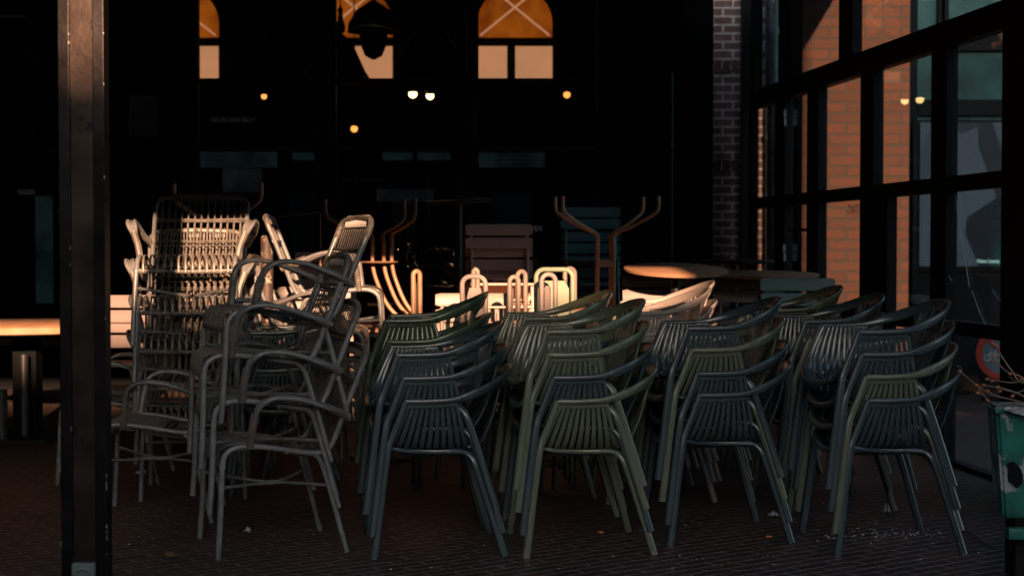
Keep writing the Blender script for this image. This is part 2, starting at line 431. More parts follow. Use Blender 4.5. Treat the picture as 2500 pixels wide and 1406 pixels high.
# pendants
def pendant(px, py, Y, prof, name, label, cat='lamp', bulbr=None, bm_mat='bulb', group='lamps hanging in the cafe hall'):
    p = P(px, py, Y)
    t = empty(name, label, cat, p, 0, group)
    part('cord', lambda bm: sweep(bm, [V(0, 0, prof[-1][1]), V(0, 0, 5.19 - p.z)], .006), M['black'], t)
    part('shade', lambda bm: lathe(bm, prof, n=28), M['black'], t)
    if bulbr:
        def bl(bm): bmesh.ops.create_icosphere(bm, subdivisions=3, radius=bulbr, matrix=Matrix.Translation((0, -.01, -bulbr * .6)))
        part('bulb', bl, M[bm_mat], t)
    return t
YP = 16.5
pendant(820, 190, YP, [(.34, -.02), (.345, 0), (.30, .07), (.16, .38), (.05, .46), (.02, .5)], 'cone_pendant', 'big black cone pendant in front of the middle lit arch', )
pendant(912, 108, YP, [(.02, -.16), (.09, -.12), (.13, -.02), (.14, .06), (.15, .10), (.27, .12), (.26, .20), (.18, .34), (.06, .42), (.02, .45)], 'globe_pendant', 'round black pendant cutting into the middle lit window')
pendant(1050, 150, 17.6, [(.36, -.02), (.37, 0), (.32, .10), (.17, .33), (.05, .40), (.02, .45)], 'cone_pendant', 'wide black cone pendant right of the middle lit arch')
pendant(831, 70, 16.0, [(.012, -.06), (.045, -.03), (.05, .02), (.03, .08), (.02, .16), (.03, .18), (.01, .22)], 'small_pendant', 'small black bottle shaped pendant over the middle lit arch')
pendant(1008, 224, 17, [(.05, -.01), (.055, .04), (.03, .07), (.01, .1)], 'bulb_pendant', 'left of the two bright round bulbs below the lit windows', bulbr=.044)
pendant(1050, 229, 17, [(.05, -.01), (.055, .04), (.03, .07), (.01, .1)], 'bulb_pendant', 'right of the two bright round bulbs below the lit windows', bulbr=.041)
for (px, py, r, lb) in ((645, 232, .030, 'tiny orange bulb above the white words on the left window'), (865, 310, .036, 'small dim orange bulb low in the middle window'), (1384, 227, .036, 'small orange bulb in the right window')):
    pendant(px, py, 16.6, [(.03, 0), (.035, .03), (.015, .06), (.01, .09)], 'bulb_pendant', lb, bulbr=r, bm_mat='bulb2')

# framed menu on the dark wall
t = empty('menu_frame', 'small framed menu hanging on the black wall between the windows', 'picture frame', (0, FY - .03, 0))
def mf(bm):
    a, b, c, d = fx(318), fx(388), fz(334), fz(236); k = .018
    box(bm, (a, 0, c), (a + k, .03, d)); box(bm, (b - k, 0, c), (b, .03, d)); box(bm, (a + k, 0, c), (b - k, .03, c + k)); box(bm, (a + k, 0, d - k), (b - k, .03, d))
part('frame', mf, mat('frame_wood', (.09, .07, .06), .5), t, False)
part('sheet', lambda bm: box(bm, (fx(318) + .018, .01, fz(334) + .018), (fx(388) - .018, .025, fz(236) - .018)), mat('menu_sheet', (.02, .07, .08), .4, var=.3, vscale=14), t, False)
def ml_(bm):
    for k in range(9):
        z = fz(252) - k * .028; box(bm, (fx(327), .006, z), (fx(327) + .09 + .06 * ((k * 7) % 5) / 5, .009, z + .006))
part('print_lines', ml_, mat('menu_print', (.07, .14, .14), .5), t, False)

# ------------------------------------------------------------------ canopy over the terrace
def canopy(bm):
    box(bm, (-12, 5.12, 3.75), (2.92, 12.8, 3.95)); box(bm, (-12, 12.8, 3.75), (1.70, FY - .005, 3.95))
cp = thing('terrace_canopy', canopy, M['black'], 'black canopy roof above the terrace', 'canopy', smooth=False)
part('fascia', lambda bm: box(bm, (-6.19, 4.98, 2.40), (3.2, 5.10, 3.96)), M['black'], cp, False)

# steel column
col = empty('steel_column', 'tall scratched black steel column standing at the left in front of the chairs', 'column', (-1.346, 5.0, 0))
def flange(bm):
    box(bm, (-.072, 0, 0), (-.036, .07, 2.39), bev=.003); box(bm, (.036, 0, 0), (.072, .07, 2.39), bev=.003)
def web(bm): box(bm, (-.0355, .012, 0), (.0355, .06, 2.39))
part('web', web, mat('worn_steel_web', (.032, .024, .020), .42, metal=.9, var=.5, vscale=6, bump=.4, bscale=40, col2=(.014, .012, .011), cov=.60, csc=5), col, False); part('flange', flange, M['column'], col, False)
jb = part('socket_box', lambda bm: box(bm, (-.035, -.02, .23), (.037, .011, .305), bev=.003), M['box'], col, False)
def ringp(bm):
    sweep(bm, [V(.001 + .028 * math.cos(2 * PI * k / 24), -.022, .262 + .028 * math.sin(2 * PI * k / 24)) for k in range(24)], .004, closed=True)
part('socket_rim', ringp, M['box'], jb)
def chips(bm):
    rr = random.Random(3)
    for k in range(26):
        x = rr.choice([-.0722, .0722, .0722, -.036]) ; z = rr.uniform(.3, 2.1) if rr.random() < .6 else rr.uniform(.3, .6)
        h = rr.uniform(.002, .012); box(bm, (x - .0012, -.0012, z), (x + .0012, .003, z + h))
part('paint_chips', chips, mat('bare_steel', (.3, .3, .29), .4, metal=.6), col, False)

# ------------------------------------------------------------------ glass wall on the right
def wx(Y): return 3.71 - .115 * Y
def wY(px): return 3.71 / ((px - 1250) / FPX + .115)
wang = math.atan2(-.115, 1)
gw = empty('glass_wall', 'black framed glass wall running back along the right side of the terrace', 'glass wall')
def wbox(bm, px0, px1, z0, z1, th=.05, off=0.):
    Ya, Yb = wY(px0), wY(px1)
    for (Y0, Y1) in ((max(Ya, Yb), min(Ya, Yb)),):
        a, b = V(wx(Y1), Y1, 0), V(wx(Y0), Y0, 0)
        d = (b - a).normalized(); n = V(-d.y, d.x, 0)
        vs_ = []
        for z in (z0, z1):
            for q, s in ((a, -1), (b, -1), (b, 1), (a, 1)):
                p = q + n * (th * s + off); vs_.append(bm.verts.new((p.x, p.y, z)))
        for f in ((0, 3, 2, 1), (4, 5, 6, 7), (0, 1, 5, 4), (1, 2, 6, 5), (2, 3, 7, 6), (3, 0, 4, 7)):
            bm.faces.new([vs_[i] for i in f])
ZR = [(0, .03), (.78, .86), (1.62, 1.71), (2.48, 2.635), (3.7, 3.95)]
def posts(bm):
    for a, b in ((1836, 1841), (1900, 1925), (1979, 2007), (2284, 2322), (2458, 2500 + 260)): wbox(bm, a, b, 0, ZR[3][0], .035)
    wbox(bm, 2110, 2143, ZR[2][1], ZR[3][0], .035); wbox(bm, 2110, 2177, 0, ZR[2][0], .035)
    for a, b in ((1841, 1850), (2056, 2090), (2458, 2760)): wbox(bm, a, b, ZR[3][1], ZR[4][0], .035)
part('post', posts, M['frame'], gw, False)
for nme, (a, b) in zip(('sill', 'low_rail', 'middle_rail', 'top_rail', 'head_rail'), ZR):
    part(nme, (lambda a, b: lambda bm: wbox(bm, 1837, 2759, a, b, .038))(a, b), M['frame'], gw, False)
for (a, b) in ((1841, 1900), (1925, 1979), (2007, 2110), (2143, 2284), (2322, 2458)):
    def pg(bm):
        for k in range(3): wbox(bm, a, b, ZR[k][1], ZR[k + 1][0], .003)
    part('pane', pg, M['glass_r'], gw, False)
part('pane', lambda bm: [wbox(bm, a, b, ZR[3][1], ZR[4][0], .003) for a, b in ((1850, 2056), (2090, 2458))] and None, M['glass_r'], gw, False)
def hinge(bm):
    for z in (fz(275) - .04, fz(610) - .02):
        Y = wY(1929); x = wx(Y) - .05; z = {0: 2.33, 1: 1.25}[0 if z > 2 else 1]
        box(bm, (x - .008, Y - .01, z), (x + .012, Y + .02, z + .06)); box(bm, (x - .004, Y - .01, z - .07), (x + .014, Y + .02, z - .01))
part('hinge', hinge, mat('light_hinge', (.5, .52, .5), .4), gw, False)
def dh(bm):
    Y = wY(1990); x = wx(Y) - .09; sweep(bm, [V(x - .12, Y, 1.42), V(x + .12, Y, 1.42)], .012); sweep(bm, [V(x, Y, 1.42), V(x + .09, Y, 1.42)], .01)
part('door_handle', dh, M['frame'], gw)

def wtxt(s, px0, px1, zc, hh, m, mirror=False):
    cu = bpy.data.curves.new('lettering', 'FONT'); cu.body = s; cu.size = 1; cu.extrude = .0
    o = bpy.data.objects.new('lettering', cu); C.objects.link(o)
    me = bpy.data.meshes.new_from_object(o.evaluated_get(bpy.context.evaluated_depsgraph_get())); bpy.data.objects.remove(o)
    xs_ = [v.co.x for v in me.vertices]; ys_ = [v.co.y for v in me.vertices]
    a = V(wx(wY(px0)), wY(px0), 0); b = V(wx(wY(px1)), wY(px1), 0)
    for v in me.vertices:
        u = (v.co.x - min(xs_)) / (max(xs_) - min(xs_)); q = (v.co.y - min(ys_)) / (max(ys_) - min(ys_))
        if mirror: u = 1 - u
        p = a.lerp(b, u); v.co = V(p.x - .008, p.y, zc + (q - .5) * hh)
    me.materials.clear(); me.materials.append(m)
    return link(me, 'lettering', gw)
wtxt('TOT NAAR TOT NAAR', 2072, 2109, 1.555, .065, M['darkletter'])
wtxt('VAN MINDER NAAR MEER', 2223, 2282, .965, .06, M['white'])
def streaks(bm):
    for (a, b, c, d) in ((2336, 475, 2372, 700), (2378, 710, 2410, 790), (2317, 655, 2328, 686), (2428, 706, 2452, 738)):
        Y0, Y1 = wY(a), wY(c)
        p, q = P(a, b, Y0) - V(.012, 0, 0), P(c, d, Y1) - V(.012, 0, 0); m_ = (p + q) / 2 - V(0, 0, .01)
        sweep(bm, catmull([p, m_, q], 5), .0016, n=5)
part('spider_threads', streaks, mat('bright_thread', (.8, .8, .78), .3), gw)

# drain pipe behind the glass wall
dp = empty('drain_pipe', 'grey zinc drain pipe on the brown brick behind the glass wall', 'drain pipe', (fx(1878), FY - .1, 0))
part('pipe', lambda bm: sweep(bm, [V(0, 0, .1), V(0, 0, 5)], .055, n=20), M['zinc'], dp)
part('bracket', lambda bm: [sweep(bm, [V(0, 0, z), V(0, 0, z + .05)], .064, n=20) for z in (2.25, 3.2, .9)] and None, M['zinc'], dp)
# orange pier
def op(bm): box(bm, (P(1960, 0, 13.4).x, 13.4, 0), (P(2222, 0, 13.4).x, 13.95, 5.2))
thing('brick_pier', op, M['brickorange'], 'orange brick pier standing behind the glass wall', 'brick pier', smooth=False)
# shop window right of pier
sh = empty('teal_shopfront', 'dark teal shopfront right of the orange brick pier behind the glass', 'building', (0, 14.2, 0))
part('panel', lambda bm: box(bm, (P(2222, 0, 14.2).x, 0, 0), (12, .2, 5.2)), M['tealwall'], sh, False)
part('frame', lambda bm: [box(bm, (P(q, 0, 14.15).x, -.05, 0), (P(q + 17, 0, 14.15).x, 0, 5.2)) for q in (2224, 2290, 2300, 2470)] + [box(bm, (P(2240, 0, 14.2).x, -.045, z), (7, 0, z + .14)) for z in (3.02, 2.45)] and None, M['frame'], sh, False)
# advertising screen
sc_ = empty('advert_screen', 'lit advertising screen with blue shapes and a green glow behind the right glass', 'screen', (0, 13.9, 0))
def sx(px): return P(px, 0, 13.9).x
def sz(py): return H + (600 - py) * 13.9 / FPX
def scrm():
    m = bpy.data.materials.new('advert_image'); m.use_nodes = True; t = m.node_tree; N = t.nodes; L = t.links
    b = N['Principled BSDF']; tc = N.new('ShaderNodeTexCoord')
    vo = N.new('ShaderNodeTexVoronoi'); vo.inputs['Scale'].default_value = 2.1; mp = N.new('ShaderNodeMapping'); mp.inputs['Scale'].default_value = (1.5, 1, .8)
    L.new(tc.outputs['Object'], mp.inputs[0]); L.new(mp.outputs[0], vo.inputs['Vector'])
    rp = N.new('ShaderNodeValToRGB'); rp.color_ramp.interpolation = 'EASE'
    e = rp.color_ramp.elements; e[0].position = .2; e[0].color = (.003, .010, .018, 1); e[1].position = .75; e[1].color = (.10, .13, .17, 1)
    s2 = N.new('ShaderNodeSeparateColor'); L.new(vo.outputs['Color'], s2.inputs[0]); L.new(s2.outputs[0], rp.inputs['Fac'])
    sp = N.new('ShaderNodeSeparateXYZ'); L.new(tc.outputs['Generated'], sp.inputs[0])
    mr = N.new('ShaderNodeMapRange'); mr.inputs['From Min'].default_value = .45; mr.inputs['From Max'].default_value = .68
    nz = N.new('ShaderNodeTexNoise'); nz.inputs['Scale'].default_value = 2; L.new(tc.outputs['Object'], nz.inputs['Vector'])
    ad = N.new('ShaderNodeMath'); ad.operation = 'SUBTRACT'; L.new(sp.outputs[0], ad.inputs[0])
    mz = N.new('ShaderNodeMath'); mz.operation = 'MULTIPLY'; mz.inputs[1].default_value = .45; L.new(sp.outputs[2], mz.inputs[0]); L.new(mz.outputs[0], ad.inputs[1])
    L.new(ad.outputs[0], mr.inputs['Value'])
    mx = N.new('ShaderNodeMix'); mx.data_type = 'RGBA'; L.new(mr.outputs['Result'], mx.inputs['Factor']); L.new(rp.outputs['Color'], mx.inputs['A']); mx.inputs['B'].default_value = (.0, .22, .11, 1)
    L.new(mx.outputs['Result'], b.inputs['Emission Color']); b.inputs['Emission Strength'].default_value = .10; b.inputs['Base Color'].default_value = (.01, .01, .012, 1)
    return m
part('display', lambda bm: box(bm, (sx(2250), 0, sz(650)), (sx(2600), .02, sz(300))), scrm(), sc_, False)
part('housing', lambda bm: (box(bm, (sx(2244), .021, .0), (sx(2606), .2, sz(294))), box(bm, (sx(2244), -.01, sz(662)), (sx(2606), .02, sz(651)))) and None, M['frame'], sc_, False)
cu = bpy.data.curves.new('caption', 'FONT'); cu.body = 'Windows  Community'; cu.size = .05; cu.extrude = .001
o = bpy.data.objects.new('c', cu); C.objects.link(o); me = bpy.data.meshes.new_from_object(o.evaluated_get(bpy.context.evaluated_depsgraph_get())); bpy.data.objects.remove(o)
for v in me.vertices: v.co = V(sx(2390) + v.co.x * .42, -.004 + v.co.z, sz(642) + v.co.y)
me.materials.clear(); me.materials.append(emit('caption_glow', (.5, .8, .7), .25)); link(me, 'caption', sc_)
# no-bicycles sign
sg = empty('bicycle_ban_sign', 'round red ringed no bicycles sign low behind the right glass', 'sign', P(2447, 862, 13.4))
sg.location.x -= 0; sg.scale = (1.2, 1, 1.2)
sg.rotation_euler = (0, 0, 0)
def disc(bm): lathe(bm, [(.185, -.006), (.185, .006)], n=48, mat=Matrix.Rotation(PI / 2, 4, 'X'))
part('face', disc, M['signgrey'], sg)
part('ring', lambda bm: sweep(bm, [V(.165 * math.cos(2 * PI * k / 48), -.008, .165 * math.sin(2 * PI * k / 48)) for k in range(48)], .022, .003, side=[V(math.cos(2 * PI * k / 48), 0, math.sin(2 * PI * k / 48)) for k in range(48)], closed=True, pw=.4), M['red'], sg)
part('slash', lambda bm: sweep(bm, [V(-.12, -.010, .12), V(.12, -.010, -.12)], .012, .003, side=V(1, 0, 1), pw=.4), M['red'], sg)
def bike(bm):
    for ox, oz in ((-.07, -.03), (.07, .06)):
        for dx in (-.035, .035):
            sweep(bm, [V(ox + dx + .022 * math.cos(2 * PI * k / 20), -.009, oz + .022 * math.sin(2 * PI * k / 20)) for k in range(20)], .003, .002, closed=True, n=5)
        for a in (((-.035, 0), (-.015, .035), (.02, .035), (.035, 0)), ((-.015, .035), (0, 0), (.02, .035)), ((-.022, .045), (-.008, .045)), ((.02, .035), (.018, .05), (.032, .05))):
            sweep(bm, [V(ox + x, -.009, oz + z) for x, z in a], .003, .002, n=5)
part('bicycle_mark', bike, mat('sign_white', (.5, .55, .55), .5), sg)
part('stand', lambda bm: (sweep(bm, [V(0, .02, -sg.location.z / 1.2), V(0, .02, .15)], .02), lathe(bm, [(.14, -sg.location.z / 1.2), (.14, -sg.location.z / 1.2 + .03), (.05, -sg.location.z / 1.2 + .05)])) and None, M['blackmetal'], sg)

# ------------------------------------------------------------------ street side (behind the camera)
ob = empty('street_building', 'long brick block across the street behind the viewer', 'building', (0, -20, 0))
part('wall', lambda bm: box(bm, (-40, -8, 0), (40, 0, 7.98)), M['darkwall'], ob, False)
def obw(bm):
    for k in range(-12, 13):
        for z in (1.0, 4.6): box(bm, (k * 3.1 - .6, .003, z), (k * 3.1 + .6, .05, z + 1.9))
part('window', obw, M['blackmetal'], ob, False)
KX0 = 2.62
kb = empty('sun_blocker_right', 'added unseen kiosk standing behind the viewer to the right', 'blocker', (0, 0, 0))  # unseen block added to keep the sun off the right-hand chairs
part('body', lambda bm: box(bm, (KX0 + .42, -4.2, 0), (4.80, -3, 8.0)), M['plaster'], kb, False)
part('roof', lambda bm: box(bm, (KX0 + .425, -4.3, 8.0), (4.79, -2.9, 8.2)), M['black'], kb, False)
lb = empty('sky_blocker_left', 'added unseen wall far left cutting the sky light on the terrace', 'building', (0, 0, 0))  # unseen wall added to cut sky light coming from the left
part('wall', lambda bm: box(bm, (-12, -8, 0), (-6.2, FY - .04, 3.70)), M['matte'], lb, False)
part('upper_wall', lambda bm: box(bm, (-12, -8, 3.96), (-6.2, 4.9, 8.0)), M['matte'], lb, False)
cb_ = empty('sun_blocker_corner', 'added unseen block at the right corner behind the viewer shading the shopfront', 'building', (0, 0, 0))  # unseen block added to end the sunlit slot right of the pier
part('wall', lambda bm: box(bm, (5.68, -2.6, 0), (16, -1.5, 8.5)), M['darkwall'], cb_, False)
part('cornice', lambda bm: box(bm, (5.66, -2.7, 8.5), (16, -1.4, 8.7)), M['black'], cb_, False)

# ------------------------------------------------------------------ plastic armchair
def hoop_ctrl():
    h = [(.138, .268, .650), (.04, .272, .650), (-.07, .270, .657), (-.165, .250, .683), (-.245, .198, .714), (-.302, .112, .744), (-.324, 0, .755)]
    return h + [(x, -y, z) for x, y, z in reversed(h[:-1])]
HOOP = catmull(hoop_ctrl(), 6)
def hoop_at(y):
    b = [p for p in HOOP if p.x < -.2]; return min(b, key=lambda p: abs(p.y - y))
def plastic_meshes(m):
    out = []
    def add(name, fn): 
        bm = bmesh.new(); fn(bm); out.append((name, mk(bm, name, m)))
    def hoop(bm):
        a, b, sd = [], [], []
        for p in HOOP:
            k = max(0, min(1, (-.05 - p.x) / .22)); a.append(.0125 + .017 * k); b.append(.0115 - .0015 * k)
            rad = V(p.x, p.y * 1.1, 0).normalized(); sd.append((V(0, 0, 1) + rad * .62 * k).normalized())
        sweep(bm, HOOP, a, b, side=sd, n=12, pw=.8)
    add('arm_hoop', hoop)
    def backr(bm):
        n = 8
        for i in range(n):
            y = -.147 + .294 * i / (n - 1); tp = hoop_at(y)
            pts = catmull([(-.12, y * .72, .424), (-.165, y * .74, .433), (-.198, y * .78, .47), (-.235, y * .86, .56), (-.27 + abs(y) * .12, y * .94, .645), tuple(tp + V(.004, 0, -.012))], 5)
            q = len(pts); sweep(bm, pts, [.0125 + .0055 * j / (q - 1) for j in range(q)], .0042, side=V(0, 1, 0), n=8, pw=.6)
        # solid outer stiles and top band
        for s in (-1, 1):
            tp = hoop_at(s * .165)
            sweep(bm, catmull([(-.12, s * .12, .428), (-.17, s * .124, .438), (-.2, s * .13, .475), (-.235, s * .142, .56), (-.255, s * .158, .64), tuple(tp + V(.004, 0, -.01))], 5), .008, .0065, side=V(0, 1, 0), n=8)
        bt = [p + V(.006, 0, -.030) for p in HOOP if abs(p.y) < .185 and p.x < -.1]
        sweep(bm, bt, .022, .0045, side=V(-.35, 0, 1), n=8, pw=.6)
    add('backrest', backr)
    def U(xt, xb, inn=0.):
        h = [(xt, .262, .645), (xt + (xb - xt) * .3, .256, .59), (xt + (xb - xt) * .62, .243, .525), (xt + (xb - xt) * .88, .222, .472), (xb, .185, .440), (xb, .12, .425), (xb, 0, .418)]
        return catmull(h + [(x, -y, z) for x, y, z in reversed(h[:-1])], 5)
    def seat(bm):
        n = 11
        for i in range(n):
            t = i / (n - 1); xt = .117 - .187 * t; xb = .198 - .318 * t
            pts = U(xt, xb); sd = []
            for p in pts: sd.append(V(1, 0, 0))
            wd = [.0074 + .0050 * (1 - min(1, abs(p.z - .418) / .22)) for p in pts]
            sweep(bm, pts, wd, .0048, side=V(1, 0, 0), n=8, pw=.7)
        pts = U(.125, .222); sweep(bm, pts, [.010 if p.z > .5 else .019 for p in pts], .0055, side=V(1, 0, 0), n=8, pw=.6)
        # front lip rolling down
        lp = catmull([(.232, .20, .455), (.245, .16, .436), (.252, .08, .424), (.254, 0, .420), (.252, -.08, .424), (.245, -.16, .436), (.232, -.20, .455)], 5)
        sweep(bm, lp, .016, .011, side=V(.6, 0, -.7), n=10)
        # rear solid strip of the seat and last side rib
        sweep(bm, catmull([(-.135, .20, .45), (-.14, .12, .428), (-.14, 0, .42), (-.14, -.12, .428), (-.135, -.20, .45)], 5), .018, .005, side=V(1, 0, 0), n=8, pw=.6)
        # band under the armrest
        for s in (-1, 1):
            sweep(bm, [V(.132, s * .266, .633), V(.03, s * .267, .633), V(-.078, s * .264, .640)], .013, .0045, side=V(0, 0, 1), n=8, pw=.6)
        # rib under seat
        sweep(bm, [V(.16, .15, .412), V(-.14, .11, .412)], .006); sweep(bm, [V(.16, -.15, .412), V(-.14, -.11, .412)], .006)
    add('seat', seat)
    for s in (1, -1):
        def fl(bm):
            pts = catmull([(.272, s * .287, 0), (.252, s * .283, .16), (.232, s * .278, .32), (.214, s * .273, .445), (.200, s * .270, .49), (.166, s * .269, .575), (.138, s * .268, .652)], 5)
            n_ = len(pts); sweep(bm, pts, [.0165 - .004 * (i / n_) ** 2 for i in range(n_)], [.0145 - .003 * i / n_ for i in range(n_)], side=V(1, 0, 0), n=12, pw=.75)
        add('leg', fl)
        def rl(bm):
            pts = catmull([(-.06, s * .212, .432), (-.105, s * .226, .430), (-.132, s * .240, .418), (-.152, s * .251, .385), (-.185, s * .258, .29), (-.232, s * .268, .14), (-.274, s * .278, 0)], 5)
            n_ = len(pts); sweep(bm, pts, [.013 + .003 * min(1, i / 8) for i in range(n_)], .013, side=V(1, 0, .3), n=12, pw=.75)
        add('leg', rl)
        def rail(bm):
            sweep(bm, catmull([(.212, s * .262, .462), (.19, s * .236, .450), (.13, s * .212, .438), (.03, s * .204, .432), (-.065, s * .212, .432)], 4), .010, .011, side=V(0, 0, 1), n=10, pw=.8)
        add('side_rail', rail)
    return out

# ------------------------------------------------------------------ rattan style armchair
def side_path(s, top=True):
    p = [(.272, s * .262, 0), (.262, s * .258, .15), (.255, s * .254, .30), (.250, s * .25, .385), (.236, s * .248, .432), (.195, s * .247, .458), (.13, s * .247, .462), (.03, s * .247, .450), (-.08, s * .247, .430), (-.15, s * .247, .424), (-.198, s * .247, .440), (-.226, s * .247, .485), (-.255, s * .248, .56), (-.310, s * .25, .70), (-.346, s * .25, .790), (-.360, s * .243, .826), (-.368, s * .215, .848), (-.372, s * .17, .856)]
    return p
def rattan_meshes(mt, mc):
    out = []
    def add(name, fn, m, sub=None):
        bm = bmesh.new(); fn(bm); out.append((name, mk(bm, name, m)))
    SP = {s: catmull(side_path(s), 5) for s in (1, -1)}
    def frame(bm):
        for s in (1, -1):
            sweep(bm, SP[s], .0126, n=10)
        L = SP[1][-1]; Rr = SP[-1][-1]
        sweep(bm, [L, L.lerp(Rr, .5) + V(-.004, 0, .006), Rr], .0118, n=10)
        # collars where the canes are bound to the front legs
        for s in (1, -1):
            for z in (.375, .383): sweep(bm, [V(.250, s * .251, z - .003), V(.250, s * .251, z + .003)], .0155, n=10)
    add('side_frame', frame, mt)
    add('cross_bar', lambda bm: wrap(bm, [V(.250, .245, .385), V(.252, 0, .378), V(.250, -.245, .385)], .009), mc)
    for (x, z) in ((-.01, .432), (-.268, .60), (-.318, .725)):
        add('cross_bar', lambda bm: wrap(bm, [V(x - .008, .26, z), V(x - .012, 0, z - .006), V(x - .008, -.26, z)], .0062, n=6), mc)
    def rodset(bm, seatpart):
        n = 13
        for i in range(n):
            y = -.215 + .43 * i / (n - 1); e = 1 - (abs(y) / .25) ** 2
            if seatpart:
                c = [(.262, y, .375), (.262, y, .415), (.246, y, .452), (.20, y, .470), (.13, y, .468 - .004 * e), (.03, y, .445 - .014 * e), (-.08, y, .418 - .022 * e), (-.15, y, .412 - .02 * e), (-.20, y, .432 - .012 * e)]
            else:
                c = [(-.20, y, .432 - .012 * e), (-.234 - .008 * e, y, .485), (-.268 - .010 * e, y, .56), (-.320 - .008 * e, y, .69), (-.360, y, .795), (-.374, y, .844)]
            pts = catmull(c, 3)
            sweep(bm, pts, .0058, .0023, side=V(0, 1, 0), n=6)
    add('seat', lambda bm: rodset(bm, True), mc)
    add('backrest', lambda bm: rodset(bm, False), mc)
    for s in (1, -1):
        add('winding', lambda bm: wrap(bm, [p for p in SP[s] if p.z > .775 and p.x < -.2], .0132), mc)
        add('winding', lambda bm: wrap(bm, [p for p in SP[s] if .55 < p.z < .60 and p.x < -.2], .0125), mc)
    def topw(bm):
        L = SP[1][-1]; wrap(bm, [L, L + (SP[-1][-1] - L) * .5 + V(-.004, 0, .006), SP[-1][-1]], .013)
        for i in range(22):
            y = -.165 + .33 * i / 21
            sweep(bm, catmull([(-.360, y, .822), (-.362, y, .840), (-.374, y, .872), (-.389, y, .855), (-.381, y, .83)], 3), .0034, n=5)
    add('top_lacing', topw, mc)
    for (x, z) in ((.255, .377), (-.262, .57), (-.325, .71), (-.05, .424)):
        rb = .0034 if z > .45 else .0065
        add('binding', lambda bm: wrap(bm, [V(x + (.004 if z > .45 else 0), y_, z) for y_ in (.235, .1, 0, -.1, -.235)], rb, pitch=.012, amp=rb * .4, n=6), mc)
    for s in (1, -1):
        base = [(.137, s * .250, .455), (.130, s * .262, .52), (.122, s * .280, .575)]
        def arm(bm):
            for off, r in ((.019, .0108), (-.016, .0108), (.006, .0048), (-.003, .0048)):
                c = [base[0], base[1], (.122, s * (.280 + off * .3), .575), (.104, s * (.300 + off), .632), (.060, s * (.312 + off), .662), (0, s * (.316 + off), .668), (-.08, s * (.312 + off), .655), (-.17, s * (.296 + off * .8), .622), (-.235, s * (.272 + off * .3), .598), (-.286, s * .256, .574)]
                sweep(bm, catmull(c, 5), r, n=9)
        add('armrest', arm, mt)
        add('arm_winding', lambda bm: wrap(bm, catmull([base[0], base[1], base[2], (.118, s * .287, .60)], 4), .0165), mc)
        def armw(bm):
            wrap(bm, catmull([(-.15, s * .302, .632), (-.20, s * .288, .612), (-.25, s * .268, .590), (-.286, s * .257, .574)], 4), .0155)
        add('arm_winding', armw, mc)
        def rl(bm):
            sweep(bm, catmull([(-.13, s * .245, .423), (-.158, s * .247, .40), (-.178, s * .249, .35), (-.215, s * .255, .22), (-.272, s * .265, 0)], 5), .0112, n=10)
        add('leg', rl, mt)
    def xs(bm):
        for s in (1, -1):
            sweep(bm, catmull([(.256, s * .254, .295), (.06, s * .045, .275), (.0, s * .018, .272), (-.06, s * .045, .275), (-.197, s * .251, .285)], 4), .0075, n=8)
    add('stretcher', xs, mt)
    return out

# ------------------------------------------------------------------ slatted bistro chair
def bistro_meshes(m):
    out = []
    def add(name, fn):
        bm = bmesh.new(); fn(bm); out.append((name, mk(bm, name, m)))
    for s in (1, -1):
        add('back_leg', lambda bm: sweep(bm, catmull([(-.25, s * .20, 0), (-.20, s * .195, .25), (-.175, s * .19, .45), (-.19, s * .19, .62), (-.23, s * .19, .84)], 4), .011, n=8))
        add('front_leg', lambda bm: sweep(bm, catmull([(.24, s * .20, 0), (.20, s * .195, .25), (.185, s * .19, .43), (.16, s * .19, .445), (-.17, s * .19, .445)], 4), .011, n=8))
    def slats(bm):
        for z0, z1 in ((.775, .855), (.685, .765)):
            def xx(z): return -.19 - (z - .62) * .18
            pts = catmull([(xx((z0 + z1) / 2) + .016, .228, (z0 + z1) / 2), (xx(z0) + .004, .12, (z0 + z1) / 2), (xx(z0), 0, (z0 + z1) / 2), (xx(z0) + .004, -.12, (z0 + z1) / 2), (xx((z0 + z1) / 2) + .016, -.228, (z0 + z1) / 2)], 4)
            n_ = len(pts); sweep(bm, pts, [(.039 if 0 < i < n_ - 1 else .032) for i in range(n_)], .006, side=V(-.18, 0, 1), n=10, pw=.45)
    add('backrest', slats)
    def st(bm):
        for k in range(5):
            x = .185 - .088 * k; box(bm, (x - .037, -.215, .450), (x + .037, .215, .464), bev=.004)
    add('seat', st)
    return out

